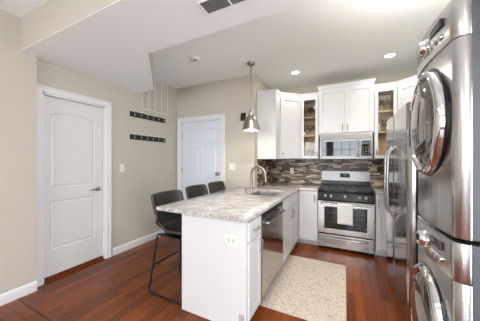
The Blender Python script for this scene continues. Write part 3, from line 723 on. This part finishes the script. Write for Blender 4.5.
# ---- washer and dryer (face -X)
WX, WYC, WWD = 0.425, 1.495, 0.265
def laundry(name, label, z0, H, cpz, dz, dryer):
    t = thing(name, label, name.replace('_', ' '), (WX, WYC, z0), -90)
    w_ = WWD
    B(-w_+0.004, w_-0.004, 0.055, 0.76, 0.012, H-0.006, bev=0.004).build('body', 'washd', t)
    for sx in (-1, 1):
        for yy in (0.12, 0.70): MB().lathe([(0, 0), (0.02, 0), (0.02, 0.013), (0, 0.013)], center=(sx*0.28, yy, 0), n=14).build('foot', 'rubber', t, 40)
    def outline(front, bow):
        pts = [(-w_, 0.054)]
        n = 6; r = 0.045; q = 0.012
        for i in range(n+1):
            a = R(180+90*i/n); pts.append((-w_+q+q*math.cos(a), front+q+q*math.sin(a)))
        for i in range(1, 8):
            u = i/8; pts.append((-w_+q+(2*w_-q-r)*u, front-bow*math.sin(PI*u)))
        for i in range(n+1):
            a = R(270+90*i/n); pts.append((w_-r+r*math.cos(a), front+r+r*math.sin(a)))
        pts.append((w_, 0.054)); return pts
    MB().prism(outline(0.0, 0.014), 0.014, cpz-0.003, bev=0.0015).build('front_panel', 'wash', t, 35)
    cpo = MB().prism(outline(-0.004, 0.016), cpz, H-0.004, bev=0.004).build('control_panel', 'wash', t, 35)
    zc = (cpz+H)/2; yf = -0.021
    kb_ = MB().lathe([(0, -0.004), (0.052, -0.004), (0.052, 0.004), (0.044, 0.010), (0.040, 0.030), (0.034, 0.036), (0, 0.036)], n=32, mtx=Matrix.Translation((-0.045, yf+0.003, zc)) @ Matrix.Rotation(R(90), 4, 'X'))
    kb_ = kb_.build('dial', 'chrome', cpo, 40)
    B(0.03, 0.165, yf-0.0005, yf+0.010, zc+0.010, zc+0.050, bev=0.003).build('display', 'dispg', cpo)
    for i, bx in enumerate((0.045, 0.095, 0.145)):
        MB().lathe([(0, -0.006), (0.017, -0.006), (0.017, 0.005), (0.012, 0.009), (0, 0.009)], n=18, mtx=Matrix.Translation((bx, yf+0.003+0.006*i*0.5, zc-0.035)) @ Matrix.Rotation(R(90), 4, 'X')).build('button', 'chrome', cpo, 40)
    # porthole door: chrome ring, dark glass bowl, handle pocket
    r = 0.285
    mt = Matrix.Translation((-0.02, -0.010, dz)) @ Matrix.Rotation(R(90), 4, 'X') @ Matrix.Diagonal((0.82, 1, 1, 1))
    dn = MB().lathe([(r, -0.006), (r, 0.014), (r-0.006, 0.030), (r-0.018, 0.038), (r-0.034, 0.038), (r-0.042, 0.030), (r-0.045, 0.020), (r-0.045, -0.006)], n=56, mtx=mt, closed=True).build('door', 'chrome', t, 45)
    MB().lathe([(r+0.006, -0.008), (r+0.006, 0.004), (r+0.001, 0.006), (r+0.001, -0.008)], n=56, mtx=mt, closed=True).build('gasket_trim', 'black', dn, 45)
    MB().lathe([(r-0.046, 0.020), (r-0.060, 0.030), (r-0.085, 0.040), (r-0.13, 0.050), (0.08, 0.058), (0, 0.061)], n=56, mtx=mt).build('glass_bowl', 'glassw', dn, 45)
    hs = -1
    hdl = MB()
    for i in range(12):
        a0, a1 = R(180-26+52*i/12), R(180-26+52*(i+1)/12)
        for (ra, rb) in ((r-0.036, r-0.012),):
            b = bmesh.new(); V = [b.verts.new((rr*math.cos(a), rr*math.sin(a), zz)) for zz in (0.0365, 0.0405) for rr, a in ((ra, a0), (rb, a0), (rb, a1), (ra, a1))]
            for f in ((0, 1, 2, 3), (4, 5, 6, 7), (0, 1, 5, 4), (1, 2, 6, 5), (2, 3, 7, 6), (3, 0, 4, 7)): b.faces.new([V[q_] for q_ in f])
            bmesh.ops.recalc_face_normals(b, faces=b.faces); hdl._merge(b, mt)
    hdl.build('handle', 'black', dn)
    return t
laundry('washer', 'graphite steel front-loading washer on the floor, under the dryer', 0, 1.018, 0.845, 0.50, False)
laundry('dryer', 'graphite steel front-loading dryer stacked on top of the washer', 1.019, 1.07, 0.885, 0.555, True)

# ---- stools (face +X)
def stool():
    t = thing('counter_stool', 'x', 'stool', (0, 0, 0), 90, 'counter stools along the peninsula')
    prof = [(-0.205, 0.665), (-0.17, 0.652), (-0.08, 0.632), (0.03, 0.622), (0.12, 0.632), (0.175, 0.665), (0.205, 0.73), (0.225, 0.81), (0.24, 0.90), (0.25, 0.99), (0.252, 1.02)]
    def f(u, v):
        k = v*(len(prof)-1); i = min(int(k), len(prof)-2); q_ = k-i
        y = prof[i][0]*(1-q_)+prof[i+1][0]*q_; z = prof[i][1]*(1-q_)+prof[i+1][1]*q_
        s = 2*u-1; a = abs(s)
        wid = 0.222 if v < 0.55 else 0.222+0.012*math.sin((v-0.55)/0.45*PI)-0.006*((v-0.55)/0.45)**3
        x = s*wid*(0.96 if v < 0.1 else 1)
        e = a**2.6
        seat = max(0, 1-abs(v-0.38)/0.38)
        z += e*0.105*seat*(1.15 if v > 0.3 else 0.75)
        back = max(0, min(1, (v-0.42)/0.2)); y -= e*0.115*back*(1-0.55*max(0, (v-0.62)/0.38))
        if v > 0.9: z -= a**8*0.006
        return (x, y, z)
    sh = MB().grid(f, 24, 30).build('seat_shell', 'leather', t, 80)
    m1 = sh.modifiers.new('thickness', 'SOLIDIFY'); m1.thickness = 0.026; m1.offset = 0
    m2 = sh.modifiers.new('smooth', 'SUBSURF'); m2.levels = 1; m2.render_levels = 1
    for sx in (-1, 1):
        x = sx*0.225
        pts = [(sx*0.15, -0.13, 0.612), (sx*0.19, -0.15, 0.606), (x, -0.235, 0.011), (x, 0.225, 0.011), (sx*0.19, 0.14, 0.606), (sx*0.15, 0.11, 0.606)]
        MB().tube(round_path(pts, 0.035, 5), 0.0105, 10).build('leg_frame', 'blackm', t, 50)
    MB().tube([(-0.207, 0.1705, 0.30), (0.207, 0.1705, 0.30)], 0.009, 10).build('stretcher', 'blackm', t, 50)
    MB().tube([(-0.212, -0.205, 0.22), (0.212, -0.205, 0.22)], 0.009, 10).build('footrest', 'blackm', t, 50)
    B(-0.19, 0.19, -0.14, 0.12, 0.598, 0.606, bev=0.002).build('seat_plate', 'blackm', t)
    return t
s0 = stool()
for i, (x, y, lb) in enumerate(((-1.595, 1.79, 'charcoal leather counter stool with black sled legs, at the free end of the peninsula'),
                          (-1.68, 2.42, 'charcoal leather counter stool second from the free end, its back showing above the countertop'),
                          (-1.69, 2.95, 'charcoal leather counter stool closest to the white entry door wall'))):
    s = s0 if i == 0 else copy_tree(s0)
    s.location = (x, y, 0); s['label'] = lb

# ---- rug
rm = B(-0.726, 0.012, 1.89, 3.085, 0.0005, 0.009, bev=0.003)
rm = rm.build('runner_rug', 'rug'); tag(rm, 'cream and beige patterned rug on the floor in front of the dishwasher', 'rug')

# ---- pendant
PXY = (-1.237, 2.88)
pn_ = thing('pendant_light', 'brushed nickel pendant light with dome shade hanging above the peninsula', 'pendant lamp', (PXY[0], PXY[1], ZC))
MB().lathe([(0, -0.001), (0.062, -0.001), (0.062, -0.012), (0.05, -0.03), (0.02, -0.045), (0, -0.046)]).build('canopy', 'nickel', pn_, 40)
MB().tube([(0, 0, -0.04), (0, 0, -0.70)], 0.008, 10).build('rod', 'nickel', pn_, 40)
MB().lathe([(0, -0.685), (0.014, -0.685), (0.026, -0.70), (0.030, -0.72), (0.030, -0.755), (0.038, -0.76), (0.038, -0.775), (0, -0.775)]).build('socket', 'nickel', pn_, 40)
out = [(0.036, -0.770), (0.060, -0.79), (0.085, -0.825), (0.105, -0.875), (0.116, -0.925), (0.122, -0.955), (0.128, -0.966), (0.128, -0.988)]
sh = MB().lathe(out+[(r-0.003, z) for r, z in out[::-1]], n=48, closed=True).build('shade', 'nickel', pn_, 40)
MB().lathe([(r-0.0045, z-0.001) for r, z in out[:-1]], n=48).build('shade_lining', 'inner', sh, 40)
MB().lathe([(0, -0.776), (0.016, -0.778), (0.018, -0.82), (0.036, -0.87), (0.036, -0.89), (0.022, -0.915), (0, -0.922)], n=24).build('bulb', 'bulb', pn_, 60)
for sx in (-1, 1): MB().lathe([(0, 0), (0.011, 0), (0.011, 0.014), (0, 0.016)], n=14, mtx=Matrix.Translation((sx*0.12, 0, -0.955)) @ Matrix.Rotation(R(90*sx), 4, 'Y')).build('thumb_screw', 'nickel', sh, 40)
lamp('pendant_bulb_light', 'POINT', (PXY[0], PXY[1], ZC-0.945), 2.5, (1.0, 0.90, 0.78), shadow_soft_size=0.04)

# ---- recessed lights
for (x, y, lb) in ((-0.725, 3.50, 'round recessed ceiling light above the corner nearest the pendant'), (0.546, 3.50, 'round recessed ceiling light in front of the cabinets by the refrigerator')):
    t = thing('recessed_light', lb, 'ceiling light', (x, y, ZC), 0, 'recessed lights in the kitchen ceiling')
    MB().lathe([(0.058, -0.001), (0.085, -0.001), (0.085, -0.005), (0.078, -0.009), (0.060, -0.006)], n=36, closed=True).build('trim_ring', 'trim', t, 40)
    MB().lathe([(0, -0.004), (0.058, -0.004), (0.058, -0.001), (0, -0.001)], n=36).build('lens', 'lampw', t, 40)
    lamp('recessed_or_fill_lamp', 'AREA', (x, y, ZC-0.012), 3.2, (0.99, 0.95, 0.89), (0.11, 0.11), shape='DISK')

# ---- smoke detector, vent, wall fittings
t = thing('smoke_detector', 'small round white smoke detector on the kitchen ceiling', 'smoke detector', (-1.877, 2.39, ZC))
MB().lathe([(0, -0.001), (0.068, -0.001), (0.068, -0.010), (0.060, -0.028), (0.045, -0.036), (0, -0.036)], n=36).build('case', 'plate', t, 40)
MB().lathe([(0, -0.036), (0.022, -0.036), (0.020, -0.041), (0, -0.042)], n=20, center=(0.012, -0.012, 0)).build('sensor_grille', 'grey', t, 40)
t = thing('ceiling_vent', 'grey louvred air vent in the dropped ceiling above the peninsula', 'vent', (-0.915, 1.212, ZS))
VW, VD = 0.42, 0.115
f = B(-0.012, VW, -0.012, 0, -0.006, -0.0005, bev=0.001).box(-0.012, VW, VD, VD+0.012, -0.006, -0.0005, bev=0.001).box(-0.012, 0, 0, VD, -0.006, -0.0005).box(VW-0.012, VW, 0, VD, -0.006, -0.0005).box(0.195, 0.207, 0, VD, -0.006, -0.0005)
f.build('frame', 'ceil', t)
B(0, VW-0.012, 0, VD, -0.0022, -0.0006).build('backing', 'grey', t)
for x0, x1 in ((0.0, 0.195), (0.207, VW-0.012)):
    l = MB()
    for i in range(9): l.box(x0, x1, -0.004, 0.004, -0.0007, 0.0007, mtx=Matrix.Translation((0, 0.007+i*0.0126, -0.0045)) @ Matrix.Rotation(R(35), 4, 'X'))
    l.build('louvre', 'ventw', t)
# white slatted grille high on left wall
t = thing('wall_grille', 'white barred frame hung high on the wall above the coat racks', 'grille', (XL, 2.42, 2.215), 90)
f = B(0, 0.56, -0.026, -0.012, 0, 0.016, bev=0.002).box(0, 0.56, -0.026, -0.012, 0.545, 0.561, bev=0.002).box(0, 0.016, -0.026, -0.012, 0, 0.561, bev=0.002).box(0.544, 0.56, -0.026, -0.012, 0, 0.561, bev=0.002)
f.build('frame', 'trim', t)
for k in range(3): B(0.136*(k+1)-0.006, 0.136*(k+1)+0.010, -0.024, -0.014, 0.010, 0.550, bev=0.002).build('bar', 'trim', t)
for x in (0.008, 0.552):
    for z in (0.03, 0.53): MB().lathe([(0, 0), (0.008, 0), (0.008, 0.014), (0, 0.014)], n=12, mtx=YM((x, 0, z))).build('spacer', 'trim', t, 40)
# coat racks
def rack(z, lb, nh):
    t = thing('coat_rack', lb, 'coat rack', (XL, 2.215, z), 90)
    L = 0.72
    B(0, L, -0.018, -0.0005, -0.04, 0.04, bev=0.003).build('board', 'rack', t)
    for k in range(nh):
        x = 0.06+k*(L-0.12)/(nh-1)
        h = MB().tube([(x, -0.017, 0.018), (x, -0.045, 0.022), (x, -0.06, 0.045), (x, -0.058, 0.06)], 0.0055, 8).tube([(x, -0.017, -0.008), (x, -0.034, -0.022), (x, -0.046, -0.016), (x, -0.048, 0.002)], 0.005, 8)
        h.build('hook', 'chrome', t, 50)
rack(2.10, 'dark wooden coat rack with metal hooks, the upper of two on the wall', 6)
rack(1.74, 'dark wooden coat rack with metal hooks, the lower of two on the wall', 6)
# switches and outlets
def plate(name, lb, cat, loc, rot, w_, h_, kind, n):
    t = thing(name, lb, cat, loc, rot)
    B(-w_/2, w_/2, -0.006, -0.0005, -h_/2, h_/2, bev=0.002).build('cover_plate', 'plate', t)
    for k in range(n):
        cx = (k-(n-1)/2)*0.046
        if kind == 'switch': B(cx-0.016, cx+0.016, -0.009, -0.005, -0.033, 0.033, bev=0.002).build('rocker', 'plate', t)
        elif kind == 'sideways':
            s_ = B(cx*0.9-0.015, cx*0.9+0.015, -0.0075, -0.005, -0.017, 0.017, bev=0.001).build('socket', 'sock', t)
            MB().box(cx*0.9-0.006, cx*0.9+0.006, -0.0079, -0.007, -0.009, -0.006).box(cx*0.9-0.006, cx*0.9+0.006, -0.0079, -0.007, 0.006, 0.009).build('slot', 'grey', s_)
        else:
            for z in (-0.02, 0.02):
                s_ = B(cx-0.016, cx+0.016, -0.0075, -0.005, z-0.014, z+0.014, bev=0.001).build('socket', 'ceram', t)
                MB().box(cx-0.008, cx-0.005, -0.0079, -0.007, z-0.005, z+0.006).box(cx+0.005, cx+0.008, -0.0079, -0.007, z-0.005, z+0.006).build('slot', 'grey', s_)
plate('light_switch', 'white single light switch on the wall between left door and coat racks', 'switch', (XL, 2.09, 1.26), 90, 0.075, 0.12, 'switch', 1)
plate('light_switch', 'white double light switch on the wall between entry door and faucet', 'switch', (-1.755, YD, 1.26), 0, 0.12, 0.12, 'switch', 2)
plate('wall_outlet', 'white double outlet on the end panel of the peninsula', 'outlet', (-0.83, 1.527, 0.72), 0, 0.118, 0.085, 'sideways', 2)
plate('wall_outlet', 'white outlet on the dark mosaic backsplash beside the faucet arch, closer to the entry wall', 'outlet', (XK+0.0085, 3.52, 1.19), 90, 0.07, 0.115, 'outlet', 1)
plate('wall_outlet', 'white outlet in the backsplash corner seen through the faucet arch', 'outlet', (XK+0.0085, 3.86, 1.19), 90, 0.07, 0.115, 'outlet', 1)
plate('wall_outlet', 'white outlet on the mosaic backsplash between the corner and the range', 'outlet', (-0.93, YB-0.0085, 1.17), 0, 0.07, 0.115, 'outlet', 1)
t = thing('wall_box', 'small dark brown box on the wall beside the pendant shade', 'wall box', (-1.535, YD, 2.105), 0)
B(-0.045, 0.045, -0.03, -0.0005, -0.065, 0.065, bev=0.005).build('case', 'box', t)
MB().box(-0.025, 0.025, -0.0315, -0.0295, -0.045, -0.005).box(-0.025, 0.025, -0.0315, -0.0295, 0.005, 0.045).build('grille', 'black', t)
# small metal foot at the base of the end panel
t = thing('corner_guard', 'small grey metal bracket at the floor corner of the peninsula end panel', 'bracket', (-0.735, 1.5265, 0.11))
B(-0.022, 0.022, -0.010, -0.0005, -0.10, 0.035, bev=0.002).build('plate', 'ventw', t)

# ---- glassware behind the cabinet doors
def glassy(x, y, z, kind, lb, gp):
    if kind == 'wine':
        pr = [(0.001, 0.003), (0.032, 0.0), (0.032, 0.002), (0.004, 0.007), (0.004, 0.085), (0.030, 0.11), (0.038, 0.14), (0.032, 0.19), (0.030, 0.19), (0.036, 0.14), (0.028, 0.112), (0.001, 0.092)]
        nm, cat = 'wine_glass', 'glass'
    elif kind == 'tumbler':
        pr = [(0.001, 0), (0.030, 0), (0.037, 0.13), (0.035, 0.13), (0.028, 0.008), (0.001, 0.008)]; nm, cat = 'tumbler', 'glass'
    else:
        pr = [(0.001, 0), (0.036, 0), (0.040, 0.01), (0.040, 0.13), (0.036, 0.13), (0.036, 0.012), (0.001, 0.01)]; nm, cat = 'white_canister', 'canister'
    o = MB().lathe(pr, n=20).build(nm, 'ceram' if kind == 'can' else 'glass', None, 40, (x, y, z)); tag(o, lb, cat, gp)
L0, L1, L2 = UZ0+0.0165, UZ0+0.4185, UZ0+0.7385
for z, nm in ((L0, 'bottom'), (L1, 'middle'), (L2, 'top')):
    kd = {'bottom': 'tumbler', 'middle': 'wine', 'top': 'wine'}[nm]
    for i, x in enumerate((-0.640, -0.556, -0.472)):
        glassy(x, FY+0.12, z, kd, 'clear %s glass on the %s shelf of the glass-door cabinet beside the microwave, pendant side' % ('stemmed' if kd == 'wine' else 'straight', nm), 'glasses on the %s shelf, pendant side' % nm)
for z, nm in ((L1, 'middle'), (L2, 'top')):
    for i, x in enumerate((0.472, 0.556, 0.640)):
        if nm == 'middle' and i == 0: glassy(x+0.005, FY+0.12, z, 'can', 'small white canister behind the glass cabinet door above the refrigerator', None)
        else: glassy(x, FY+0.12, z, 'wine', 'clear stemmed glass on the %s shelf of the glass-door cabinet by the refrigerator' % nm, 'glasses on the %s shelf, refrigerator side' % nm)
